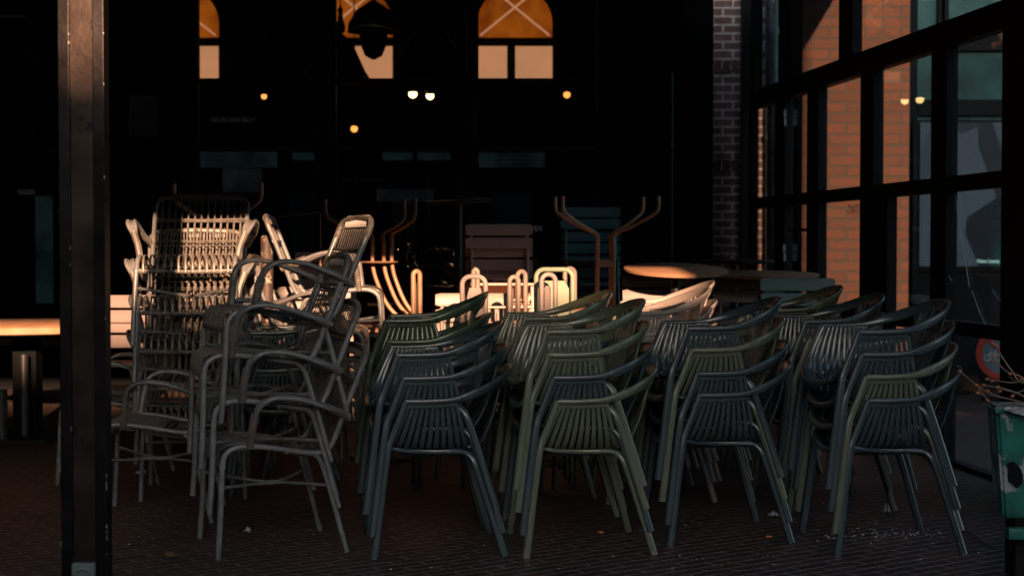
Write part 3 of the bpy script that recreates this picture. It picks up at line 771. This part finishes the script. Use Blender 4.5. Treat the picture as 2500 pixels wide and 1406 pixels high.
MESH = {}
def get(kind, m):
    if (kind, m) not in MESH:
        MESH[kind, m] = {'plastic': lambda: plastic_meshes(M[m]), 'rattan': lambda: rattan_meshes(M['tube'], M['cane']), 'bistro': lambda: bistro_meshes(M[m])}[kind]()
    return MESH[kind, m]
NAMES = {'plastic': 'slatted_armchair', 'rattan': 'cane_armchair', 'bistro': 'slat_chair'}
def chair(kind, m, loc, rz, label, group, tilt=(0, 0)):
    r = empty(NAMES[kind], label, 'chair', loc, rz, group)
    r.rotation_euler = (tilt[0], tilt[1], rz)  # XYZ order: tilt about the chair's own axis first
    for nm, me in get(kind, m): link(me, nm, r)
    return r
ORD = {3: ['bottom', 'middle', 'top'], 4: ['bottom', 'second lowest', 'third lowest', 'top'], 5: ['bottom', 'second lowest', 'middle', 'second highest', 'top'], 2: ['lower', 'upper'], 1: ['']}
def stack(kind, mats, foot_px, foot_y, yaw, dz, shift, where, group, words, z0=0., foot=(.272, .287), jit=.004, offs=None, seed=1, byY=None):
    """foot_px/foot_y: pixel of the near front foot of the lowest chair"""
    rr = random.Random(seed)
    Y = byY if byY else H * FPX / (foot_y - 600)
    th = PI + R(yaw)
    f = P(foot_px, 600, Y); f.z = 0
    rot = Matrix.Rotation(th, 3, 'Z')
    o = f - rot @ V(foot[0], foot[1], 0)
    F = rot @ V(1, 0, 0)
    for k, m in enumerate(mats):
        p = o + F * shift * k + V(0, 0, z0 + dz * k) + V(rr.uniform(-jit, jit), rr.uniform(-jit, jit), rr.uniform(-.002, .004))
        yw = th + rr.uniform(-.022, .022)
        tilt = (0, 0)
        if offs: 
            p += F * offs[k][0] + V(0, 0, offs[k][1]); yw += R(offs[k][2])
            if len(offs[k]) > 3: tilt = (0, R(offs[k][3]))
        chair(kind, m, p, yw, f'{ORD[len(mats)][k]} {words[m]} {where}', group, tilt)
PW = {'navy': 'navy plastic armchair', 'green': 'olive plastic armchair', 'dkgreen': 'dark green plastic armchair', 'taupe': 'pale taupe armchair'}
G1 = 'plastic armchairs stacked in the front row'; G2 = 'plastic armchairs stacked in the rear row'
stack('plastic', ['navy', 'navy', 'navy'], 915, 1370, 8, .096, .017, 'in the front stack beside the grey cane chairs', G1, PW, seed=1)
stack('plastic', ['green', 'navy', 'green', 'green'], 1286, 1366, 8, .096, .017, 'in the front stack with an olive chair on top', G1, PW, seed=2)
stack('plastic', ['navy', 'navy', 'green', 'navy'], 1638, 1336, 7, .096, .017, 'in the front stack second from the right', G1, PW, seed=3)
stack('plastic', ['navy', 'green', 'navy', 'navy'], 2052, 1362, 5, .096, .017, 'in the rightmost front stack beside the glass wall', G1, PW, seed=4)
# rear row: (near arm corner px -> foot px)
stack('plastic', ['dkgreen'] * 4, 890, 0, 2, .1, .012, 'in the stack behind the three navy chairs', G2, PW, byY=7.35, seed=5)
stack('plastic', ['green', 'navy', 'green', 'green'], 1232, 0, 9, .1, .012, 'in the stack behind the olive topped front stack', G2, PW, byY=7.55, seed=6)
stack('plastic', ['taupe'] * 4, 1490, 0, 7, .103, .012, 'in the sunlit stack below the round table', G2, PW, byY=8.0, seed=7)
stack('plastic', ['taupe'] * 4, 1520, 0, 6, .108, .012, 'in the rearmost sunlit stack close to the round table', G2, PW, byY=8.75, seed=8)
stack('plastic', ['green', 'navy', 'green', 'navy'], 1925, 0, 8, .092, .012, 'in the stack behind the rightmost front stack', G2, PW, byY=7.75, seed=9)
stack('plastic', ['navy', 'green', 'green', 'green'], 1830, 0, 5, .1, .012, 'in the rear stack nearest the glass wall', G2, PW, byY=8.5, seed=10)
stack('plastic', ['navy'] * 3, 560, 0, 6, .1, .012, 'half hidden behind the leaning cane chairs', G2, PW, byY=8.2, seed=11)

RW = {'tube': 'grey cane armchair'}
G3 = 'grey cane armchairs stacked on the left'
stack('rattan', ['tube'] * 4, 531, 1371, 20, .185, .028, 'in the side-on stack beside the navy plastic chairs', G3, RW, foot=(.272, .262),
      offs=[(0, 0, 0, 0), (0, .008, -2, 0), (.0, .015, -4, 1), (-.092, .012, 0, -1)], seed=12)
stack('rattan', ['tube'] * 5, 0, 0, 88, .196, .008, 'in the stack facing the viewer next to the column', G3, RW, foot=(.272, -.262), byY=8.12,
      offs=[(0, 0, 3), (0, 0, 2), (0, 0, 0), (0, 0, -1), (0, .02, 0)], seed=13) if False else None
def stack_at(kind, mats, cx, cyY, yaw, dz, shift, where, group, words, offs=None, seed=1, z0=0.):
    rr = random.Random(seed); th = R(yaw); F = V(math.cos(th), math.sin(th), 0)
    for k, m in enumerate(mats):
        p = V(cx, cyY, z0) + F * shift * k + V(rr.uniform(-.004, .004), rr.uniform(-.004, .004), dz * k)
        yw = th + rr.uniform(-.012, .012); tilt = (0, 0)
        if offs: p += V(offs[k][0], 0, offs[k][1]); yw += R(offs[k][2])
        lab = f'{ORD[len(mats)][k]} {words[m]} {where}'.strip()
        if offs and len(offs[k]) > 3: tilt = (0, R(offs[k][3]))
        chair(kind, m, p, yw, lab, group, tilt)
# A: facing the camera
stack_at('rattan', ['tube'] * 5, -1.685, 8.42, -87, .192, .004, 'in the tall stack facing the viewer next to the column', G3, RW,
         offs=[(.02, 0, 4, 0), (.0, -.01, 2, -1.5), (.01, -.02, -2, -3), (-.01, -.02, 3, -4.5), (0, -.005, 0, -6.5)], seed=14)
# C: facing right, sunlit
stack_at('rattan', ['tube'] * 4, -1.02, 8.95, 4, .19, .0, 'in the sunlit stack behind, facing right', G3, RW, offs=[(-.10, 0, 0), (-.09, 0, 3), (-.06, 0, -2), (0.03, .03, 0)], seed=15)
# D, E: single, facing left
chair('rattan', 'tube', V(-1.70, 7.72, 0), R(184), 'single low cane armchair facing left right behind the steel column', G3)
chair('rattan', 'tube', V(-2.22, 8.95, 0), R(183), 'cane armchair mostly hidden behind the steel column', G3)

BW = {'brownlit': 'dull brown slatted metal chair', 'brown': 'brown slatted metal chair', 'teal': 'dark teal slatted metal chair', 'cream': 'cream slatted metal chair', 'greypanel': 'grey slatted metal chair'}
G4 = 'slatted metal chairs stacked by the cafe front'
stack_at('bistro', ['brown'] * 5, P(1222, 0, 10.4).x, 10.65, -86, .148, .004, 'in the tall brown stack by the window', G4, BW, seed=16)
stack_at('bistro', ['teal'] * 5, P(1447, 0, 11.8).x, 12.0, -92, .185, .004, 'in the tall teal stack behind the upturned table', G4, BW, seed=17)
stack_at('bistro', ['cream'] * 2, P(1155, 0, 8.9).x, 9.1, -90, .17, .004, 'in the sunlit pair behind the steel loops', G4, BW, seed=18)
stack_at('bistro', ['teal'] * 2, P(1990, 0, 9.2).x, 9.45, -88, .25, .004, 'behind the dark green armchairs at right', G4, BW, seed=19)
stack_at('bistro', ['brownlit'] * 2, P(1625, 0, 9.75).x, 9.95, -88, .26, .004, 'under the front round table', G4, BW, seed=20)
stack_at('bistro', ['greypanel'] * 2, P(1860, 0, 10).x, 10.3, -91, .24, .004, 'under the right round table', G4, BW, seed=21)
stack_at('bistro', ['greypanel'] * 2, P(745, 0, 9.6).x, 9.8, -88, .19, .004, 'behind the sunlit cane chairs', G4, BW, seed=22)
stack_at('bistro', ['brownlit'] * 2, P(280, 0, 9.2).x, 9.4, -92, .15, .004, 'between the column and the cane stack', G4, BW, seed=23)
stack_at('bistro', ['brown'] * 3, P(775, 0, 11.5).x, 11.7, -92, .2, .004, 'in the shadowed stack behind the bronze table legs', G4, BW, seed=24)

# ------------------------------------------------------------------ tubular loops (folded chairs standing on edge)
def loopframe(px0, px1, topy, Y, m, pm, label, yaw=0, panel=True, z0=0.0):
    c = P((px0 + px1) / 2, topy, Y); wd = (px1 - px0) * Y / FPX / 2
    hgt = c.z
    t = empty('folded_chair', label, 'folding chair', (c.x, Y, 0), R(yaw), 'folded metal chairs standing upright in the sun')
    def lf(bm):
        r = min(.045, wd * .7); w2 = wd - .013
        pts = [V(-w2 * .9, 0, 0), V(-w2, 0, hgt * .5), V(-w2, 0, hgt - r - .013)]
        for k in range(1, 7):
            a = PI / 2 * k / 6; pts.append(V(-w2 + r - r * math.cos(a), 0, hgt - .013 - r + r * math.sin(a)))
        for k in range(0, 7):
            a = PI / 2 * k / 6; pts.append(V(w2 - r + r * math.sin(a), 0, hgt - .013 - r + r * math.cos(a)))
        pts += [V(w2, 0, hgt * .5), V(w2 * .9, 0, 0)]
        sweep(bm, pts, .0135, n=10)
    part('tube_loop', lf, M[m], t)
    w2 = wd - .013
    def br(bm):
        sweep(bm, [V(-w2, -.02, hgt - .30), V(w2, -.02, hgt - .33)], .016, .005, side=V(0, 0, 1), pw=.5)
    part('bracket', br, M[m], t)
    part('foot_bar', lambda bm: sweep(bm, [V(-w2, .05, .12), V(w2, .05, .12)], .008), M[m], t)
    if panel:
        def pl(bm):
            k = w2 - .022; pts = [V(-k, .03, .18), V(k, .03, .18), V(k, .03, hgt - .12), V(k * .7, .03, hgt - .075), V(-k * .7, .03, hgt - .075), V(-k, .03, hgt - .12)]
            f = bm.faces.new([bm.verts.new(p) for p in pts]); r_ = bmesh.ops.extrude_face_region(bm, geom=[f])
            bmesh.ops.translate(bm, verts=[v for v in r_['geom'] if isinstance(v, bmesh.types.BMVert)], vec=(0, .014, 0))
        part('seat_panel', pl, M[pm], t, False)
    return t
loopframe(1122, 1192, 669, 8.55, 'greypanel', 'greypanel', 'wide grey folded chair behind the navy stack', yaw=-8)
loopframe(1238, 1272, 670, 8.6, 'cream', 'brownlit', 'narrow cream folded chair in front of another', yaw=12)
loopframe(1256, 1290, 657, 8.85, 'cream', 'brownlit', 'cream folded chair just right of the narrow one', yaw=30, panel=False)
loopframe(1150, 1172, 652, 9.0, 'cream', 'cream', 'cream tube end poking up behind the wide grey folded chair', panel=False)
loopframe(1303, 1404, 652, 8.7, 'sage', 'sage', 'sage green folded chair with the widest loop', yaw=-6)
loopframe(1316, 1362, 664, 8.5, 'greypanel', 'brownlit', 'grey folded chair inside the sage green loop', yaw=10)
loopframe(1372, 1410, 650, 8.95, 'cream', 'brownlit', 'cream folded chair right behind the sage loop', yaw=25, panel=False)
loopframe(1003, 1031, 656, 8.7, 'bronze', 'brownlit', 'ochre folded chair alone at the left of the loops', yaw=14)

# ------------------------------------------------------------------ upturned bronze table bases
M['bronzeshade'] = mat('bronze_tube_in_shade', (.55, .36, .23), .40, var=.2, vscale=12, bump=.1)  # same bronze, lightened for table legs standing in shade
def upturned(cx, Y, feet, neck, label, low, bm_='bronze'):
    """four bent tubes: feet in the air, pinched at the neck, flaring down to the overturned top"""
    t = empty('upturned_table', label, 'table', (cx, Y, 0), 0, 'bronze tables turned upside down')
    zt, zn1, zn2, zb = feet
    for i, (dx, dy, nx) in enumerate(neck):
        def leg(bm):
            c = [(dx, dy, zt), (dx, dy, zt - .07), (dx * .93, dy * .93, zt - .12), (dx * .45 + nx * .55, dy * .5, (zt + zn1) / 2 - .045), (nx * 1.15, dy * .14, zn1 + .05), (nx, dy * .1, zn1 - .02), (nx, dy * .1, zn2)]
            if low == 'flare': c += [(nx + .02, dy * .1, zn2 - .1), (nx * 1 + .09, dy * .2, zn2 - .26), (nx + .2, dy * .3, zb + .02)]
            else: c += [(nx, dy * .1, zb + .02)]
            sweep(bm, catmull(c, 5), .0125, n=10)
        part('leg', leg, M[bm_], t)
    part('tabletop', lambda bm: lathe(bm, [(.33, zb - .02), (.345, zb - .01), (.345, zb), (.33, zb + .012)], n=48), M['bronze'], t)
    if low != 'flare': part('brace', lambda bm: box(bm, (-.06, -.02, zn2 - .02), (.06, .02, zn2 + .03)), M[bm_], t)
    else: part('hub_plate', lambda bm: lathe(bm, [(.11, zn2 - .006), (.118, zn2), (.11, zn2 + .006)], c=(-.06, 0, 0), n=40), M['bronze'], t)
    part('pedestal', lambda bm: (lathe(bm, [(.24, 0), (.24, .02), (.03, .05)]), sweep(bm, [V(0, 0, .03), V(0, 0, zb - .02)], .03)) and None, M['blackmetal'], t)
zc = lambda py, Y: P(0, py, Y).z
Yr = 11.0; cxr = P(1478, 0, Yr).x
def dxp(px, Y, c): return P(px, 0, Y).x - c
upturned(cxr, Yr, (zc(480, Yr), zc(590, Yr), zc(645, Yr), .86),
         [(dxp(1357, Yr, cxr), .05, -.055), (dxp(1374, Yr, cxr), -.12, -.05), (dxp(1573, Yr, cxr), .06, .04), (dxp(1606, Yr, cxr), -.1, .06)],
         'bronze table turned upside down with four bent legs, right of the brown chair stack', 'post', 'bronzeshade')
Yl = 9.8; cxl = P(948, 0, Yl).x
upturned(cxl, Yl, (zc(487, Yl), zc(590, Yl), zc(640, Yl), .80),
         [(dxp(792, Yl, cxl), .02, -.10), (dxp(985, Yl, cxl), .04, -.03), (dxp(1015, Yl, cxl), -.1, .02)],
         'bronze table turned upside down behind the leaning cane chair', 'flare')
Yq = 10.2; cxq = P(530, 0, Yq).x
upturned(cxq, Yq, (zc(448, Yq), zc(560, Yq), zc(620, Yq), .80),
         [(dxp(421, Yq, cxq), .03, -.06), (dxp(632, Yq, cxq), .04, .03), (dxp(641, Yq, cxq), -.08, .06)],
         'bronze table turned upside down behind the tall cane stack', 'post', 'bronzeshade')

# ------------------------------------------------------------------ round bar tables
def bartable(px, py, Y, r, tilt, label, m='tabletop', name='bar_table', th=.022):
    c = P(px, py, Y); t = empty(name, label, 'table', (c.x, Y, 0), 0, 'round tables at the cafe front')
    mt = Matrix.Translation((0, 0, c.z)) @ Matrix.Rotation(R(tilt[0]), 4, 'X') @ Matrix.Rotation(R(tilt[1]), 4, 'Y')
    part('tabletop', lambda bm: lathe(bm, [(r - .03, -th), (r - .004, -th * .7), (r, 0), (r - .006, .005)], n=64, mat=mt), M[m], t)
    part('pedestal', lambda bm: (sweep(bm, [V(0, 0, .02), V(0, 0, c.z - .02)], .03, n=12), lathe(bm, [(.25, 0), (.25, .015), (.04, .04)])) and None, M['blackmetal'], t)
    return t
bartable(1650, 657, 9.95, .325, (6.0, 1.3), 'round brown bar table catching the sun on its front edge')
bartable(1862, 668, 10.3, .36, (2.0, .5), 'round brown bar table dim beside the sunlit one')
bartable(1792, 636, 11.4, .29, (.2, 0), 'thin black round table in front of the brown brick pier', m='blackmetal')
bartable(1120, 490, 12.0, .26, (3, -3), 'black round table lost in the dark before the middle window', m='blackmetal')

# oak table far left
tb = empty('oak_table', 'round oak table with thick dark legs left of the column', 'table', (-3.28, 10.8, 0))
def otop(bm): lathe(bm, [(.63, .725), (.65, .735), (.65, .775), (.635, .785)], n=72)
part('tabletop', otop, M['wood'], tb)
part('pedestal', lambda bm: box(bm, (-.08, -.08, .0), (.08, .08, .724), bev=.01), M['matte'], tb, False)
part('post', lambda bm: sweep(bm, [V(.035, -.2, 0), V(.035, -.2, .58)], .030, n=14), M['blackmetal'], tb)
part('post', lambda bm: sweep(bm, [V(-.055, -.38, 0), V(-.055, -.38, .36)], .036, n=14), M['blackmetal'], tb)
part('foot', lambda bm: box(bm, (-.25, -.45, .0), (.25, .25, .04), bev=.01), M['black'], tb, False)

# flaking post behind
pp = P(651, 575, 8.9)
thing('parasol_post', lambda bm: sweep(bm, [V(pp.x, 8.9, 0), V(pp.x, 8.9, pp.z - .012), V(pp.x, 8.9, pp.z)], [.033, .033, .024], n=20), M['rust'], 'thick flaking black and cream post behind the side-on cane chairs', 'post')
thing('tie_bar', lambda bm: (sweep(bm, [P(665, 532, 9.9), P(782, 518, 9.9)], .004, n=6), sweep(bm, [P(782, 518, 9.9), V(P(782, 518, 9.9).x, 9.9, 0)], .006, n=6), sweep(bm, [P(665, 532, 9.9), V(P(665, 532, 9.9).x, 9.9, 0)], .006, n=6)) and None, M['bronze'], 'thin bronze rod stretched level behind the cane chairs', 'rod')

# ------------------------------------------------------------------ planter at the right
PY = 6.15
pb = P(2418, 995, PY)
pt = empty('planter', 'chipped green metal planter with white graffiti at the right edge', 'planter', (0, PY, 0))
def pots(bm):
    x0, x1 = P(2440, 0, PY).x, P(2440, 0, PY).x + .5; xb0, xb1 = P(2466, 0, PY).x, P(2466, 0, PY).x + .44
    z1, z0 = pb.z, P(0, 1268, PY).z
    top = [(x0, 0), (x1, 0), (x1, .24), (x0 + .032, .24)]; bot = [(xb0, .03), (xb1, .03), (xb1, .21), (xb0 + .02, .21)]
    T = [bm.verts.new((x, y, z1)) for x, y in top]; B = [bm.verts.new((x, y, z0)) for x, y in bot]
    for k in range(4): bm.faces.new((B[k], B[(k + 1) % 4], T[(k + 1) % 4], T[k]))
    bm.faces.new(B[::-1]); bm.faces.new(T)
    bmesh.ops.bevel(bm, geom=list(bm.edges), offset=.012, segments=2, affect='EDGES')
    bmesh.ops.subdivide_edges(bm, edges=list(bm.edges), cuts=3, use_grid_fill=True)
part('body', pots, M['pot'], pt)
part('rim', lambda bm: box(bm, (P(2440, 0, PY).x - .008, -.012, pb.z - .022), (pb.x + .51, .0, pb.z + .004), bev=.004), M['potg'], pt)
hx, hz = P(2480, 1160, PY).x, P(2480, 1160, PY).z
def hole(bm):
    pts = []
    rr = random.Random(5)
    for k in range(14):
        a = 2 * PI * k / 14; q = rr.uniform(.7, 1.15); pts.append(V(hx + .030 * q * math.cos(a) + .014 * math.sin(a) * -1, .0, hz + .048 * q * math.sin(a)))
    f = bm.faces.new([bm.verts.new(p + V(0, .016, 0)) for p in pts]); r_ = bmesh.ops.extrude_face_region(bm, geom=[f])
    bmesh.ops.translate(bm, verts=[v for v in r_['geom'] if isinstance(v, bmesh.types.BMVert)], vec=(0, -.012, 0))
part('rust_hole', hole, M['hall'], pt, False)
part('stand', lambda bm: box(bm, (pb.x + .12, .06, 0), (pb.x + .44, .19, P(0, 1268, PY).z - .002)), M['black'], pt, False)
part('foot_clip', lambda bm: box(bm, (P(2474, 0, PY).x, .0, P(0, 1318, PY).z), (P(2530, 0, PY).x, .05, P(0, 1290, PY).z), bev=.008), M['potg'], pt)
# plastic sheet
def bag(bm):
    rr = random.Random(9); nx, ny = 10, 6; g = {}
    for i in range(nx):
        for j in range(ny):
            x = P(2452, 0, PY).x + .16 * i / (nx - 1); z = pb.z + .008 - .035 * (j / (ny - 1)) * (1 - abs(i / (nx - 1) - .55) * 1.2) - .0
            g[i, j] = bm.verts.new((x + rr.uniform(-.004, .004), PY - .018 - .012 * rr.random() - .004 * j, z + rr.uniform(-.004, .004)))
    for i in range(nx - 1):
        for j in range(ny - 1): bm.faces.new((g[i, j], g[i + 1, j], g[i + 1, j + 1], g[i, j + 1]))
    r_ = bmesh.ops.solidify(bm, geom=list(bm.faces), thickness=.0015)
thing('plastic_bag', bag, M['paper'], 'crumpled pale plastic bag hanging over the rim of the green planter', 'plastic bag', smooth=False)
# twigs
tw = empty('bare_shrub', 'bare twigs with russet buds leaning out of the green planter', 'plant', (P(2560, 1000, PY).x, PY + .2, pb.z))
buds = []
def twigs(bm):
    rr = random.Random(4)
    O = tw.location
    main = [[(2560, 1000), (2480, 978), (2420, 962), (2380, 936), (2343, 906)], [(2560, 1010), (2500, 968), (2450, 948), (2400, 940)], [(2570, 1000), (2500, 925), (2455, 905), (2424, 868)],
            [(2600, 980), (2520, 930), (2470, 934), (2410, 925)], [(2580, 1010), (2480, 985), (2440, 990), (2410, 975), (2385, 940)], [(2600, 940), (2500, 935), (2470, 905), (2440, 860), (2432, 845)], [(2590, 990), (2520, 950), (2480, 958), (2436, 945)]]
    for i, c in enumerate(main):
        Y = PY + .16 - .05 * i
        pts = catmull([P(a, b, Y + .02 * j) - O for j, (a, b) in enumerate(c)], 5)
        n_ = len(pts); sweep(bm, pts, [.0048 * (1 - .72 * k / n_) * (1.2 if k % 5 == 0 else 1) for k in range(n_)], n=6)
        buds.append(pts[-1]); 
        for k in range(5, n_ - 2, 4):
            if rr.random() < .7:
                d = V(-rr.uniform(.01, .03), rr.uniform(-.01, .01), rr.uniform(-.025, .03)); e = pts[k] + d
                sweep(bm, [pts[k], pts[k] + d * .5 + V(0, 0, .002), e], [.0018, .0014, .0009], n=5)
                if rr.random() < .75: buds.append(e)
part('twig', twigs, M['twig'], tw)
for b_ in buds:
    part('bud', lambda bm: bmesh.ops.create_icosphere(bm, subdivisions=2, radius=.0062, matrix=Matrix.Translation(b_) @ Matrix.Scale(1.35, 4, V(1, 0, .3).normalized())), M['bud'], tw)

# ------------------------------------------------------------------ litter
def gpt(px, py):
    Y = H * FPX / (py - 600); p = P(px, 600, Y); p.z = .006; return p
def crumple(c, s, name, label, cat, m, seed, hgt=.5, group=None):
    rr = random.Random(seed)
    def f(bm):
        n = 6; g = {}
        for i in range(n):
            for j in range(n):
                z = rr.uniform(0, s * hgt) * math.sin(PI * (i + .5) / n) * math.sin(PI * (j + .5) / n)
                g[i, j] = bm.verts.new(V(c.x + (i / (n - 1) - .5) * s + rr.uniform(-.12, .12) * s, c.y + (j / (n - 1) - .5) * s * 1.3 + rr.uniform(-.12, .12) * s, .005 + z))
        for i in range(n - 1):
            for j in range(n - 1): bm.faces.new((g[i, j], g[i + 1, j], g[i + 1, j + 1], g[i, j + 1]))
        bmesh.ops.solidify(bm, geom=list(bm.faces), thickness=.001)
    return thing(name, f, M[m], label, cat, group, smooth=False)
GL = 'bits of litter on the brick paving'
crumple(gpt(600, 1303), .034, 'paper_scrap', 'white paper scrap lying below the side-on cane stack', 'litter', 'paper', 1, 1.1, GL)
crumple(gpt(1890, 1262), .05, 'paper_scrap', 'white paper scrap at a rear leg of the second stack from the right', 'litter', 'paper', 2, .6, GL)
crumple(gpt(2168, 1255), .04, 'paper_scrap', 'folded grey paper upright under the rightmost stack', 'litter', 'paper', 3, 1.6, GL)
crumple(gpt(1372, 1142), .07, 'dry_leaf', 'dry brown leaf far under the olive topped stack', 'leaf', 'leaf', 4, .4, GL)
crumple(gpt(412, 1362), .05, 'dry_leaf', 'dry curled leaf near the foot of the column', 'leaf', 'leaf', 5, .5, GL)
crumple(gpt(340, 1158), .06, 'paper_scrap', 'pale scrap under the single low cane chair', 'litter', 'paper', 6, .5, GL)
for (px, py, a, lb) in ((1468, 1307, .3, 'orange cigarette end between the two middle stacks'), (1880, 1317, .1, 'orange cigarette end in front of the second stack from the right')):
    c = gpt(px, py)
    thing('cigarette_end', lambda bm: sweep(bm, [c + V(-.011, 0, .004), c + V(.011, .011 * a, .004)], .004, n=8), M['butt'], lb, 'cigarette end', 'cigarette ends on the paving')
a, b = gpt(2338, 1296), gpt(2442, 1345)
thing('fallen_twig', lambda bm: sweep(bm, catmull([a, a.lerp(b, .4) + V(.01, .01, .01), a.lerp(b, .75) + V(0, .02, 0), b], 5), [.006, .005, .006, .005, .005, .006, .005, .004, .004, .005, .004, .004, .003, .004, .003, .002], n=7), M['twig'], 'fallen twig on the paving below the green planter', 'twig')
def specks(bm):
    rr = random.Random(8)
    for k in range(240):
        if rr.random() < .45: c = gpt(rr.gauss(2150, 90), rr.gauss(1308, 9))
        else: c = gpt(rr.uniform(280, 2450), rr.uniform(1180, 1400))
        s = rr.uniform(.0015, .005)
        vs_ = [bm.verts.new(V(c.x + s * math.cos(t) * rr.uniform(.5, 1.6), c.y + s * math.sin(t) * rr.uniform(.5, 2), .005)) for t in (0, 1.6, 3.1, 4.7)]
        ap = bm.verts.new(V(c.x, c.y, .005 + s * .7))
        for i in range(4): bm.faces.new((vs_[i], vs_[(i + 1) % 4], ap))
tag(thing('grit', specks, M['paper'], None, None, kind='stuff', smooth=False), 'pale grit and crumbs scattered over the brick paving', 'grit')
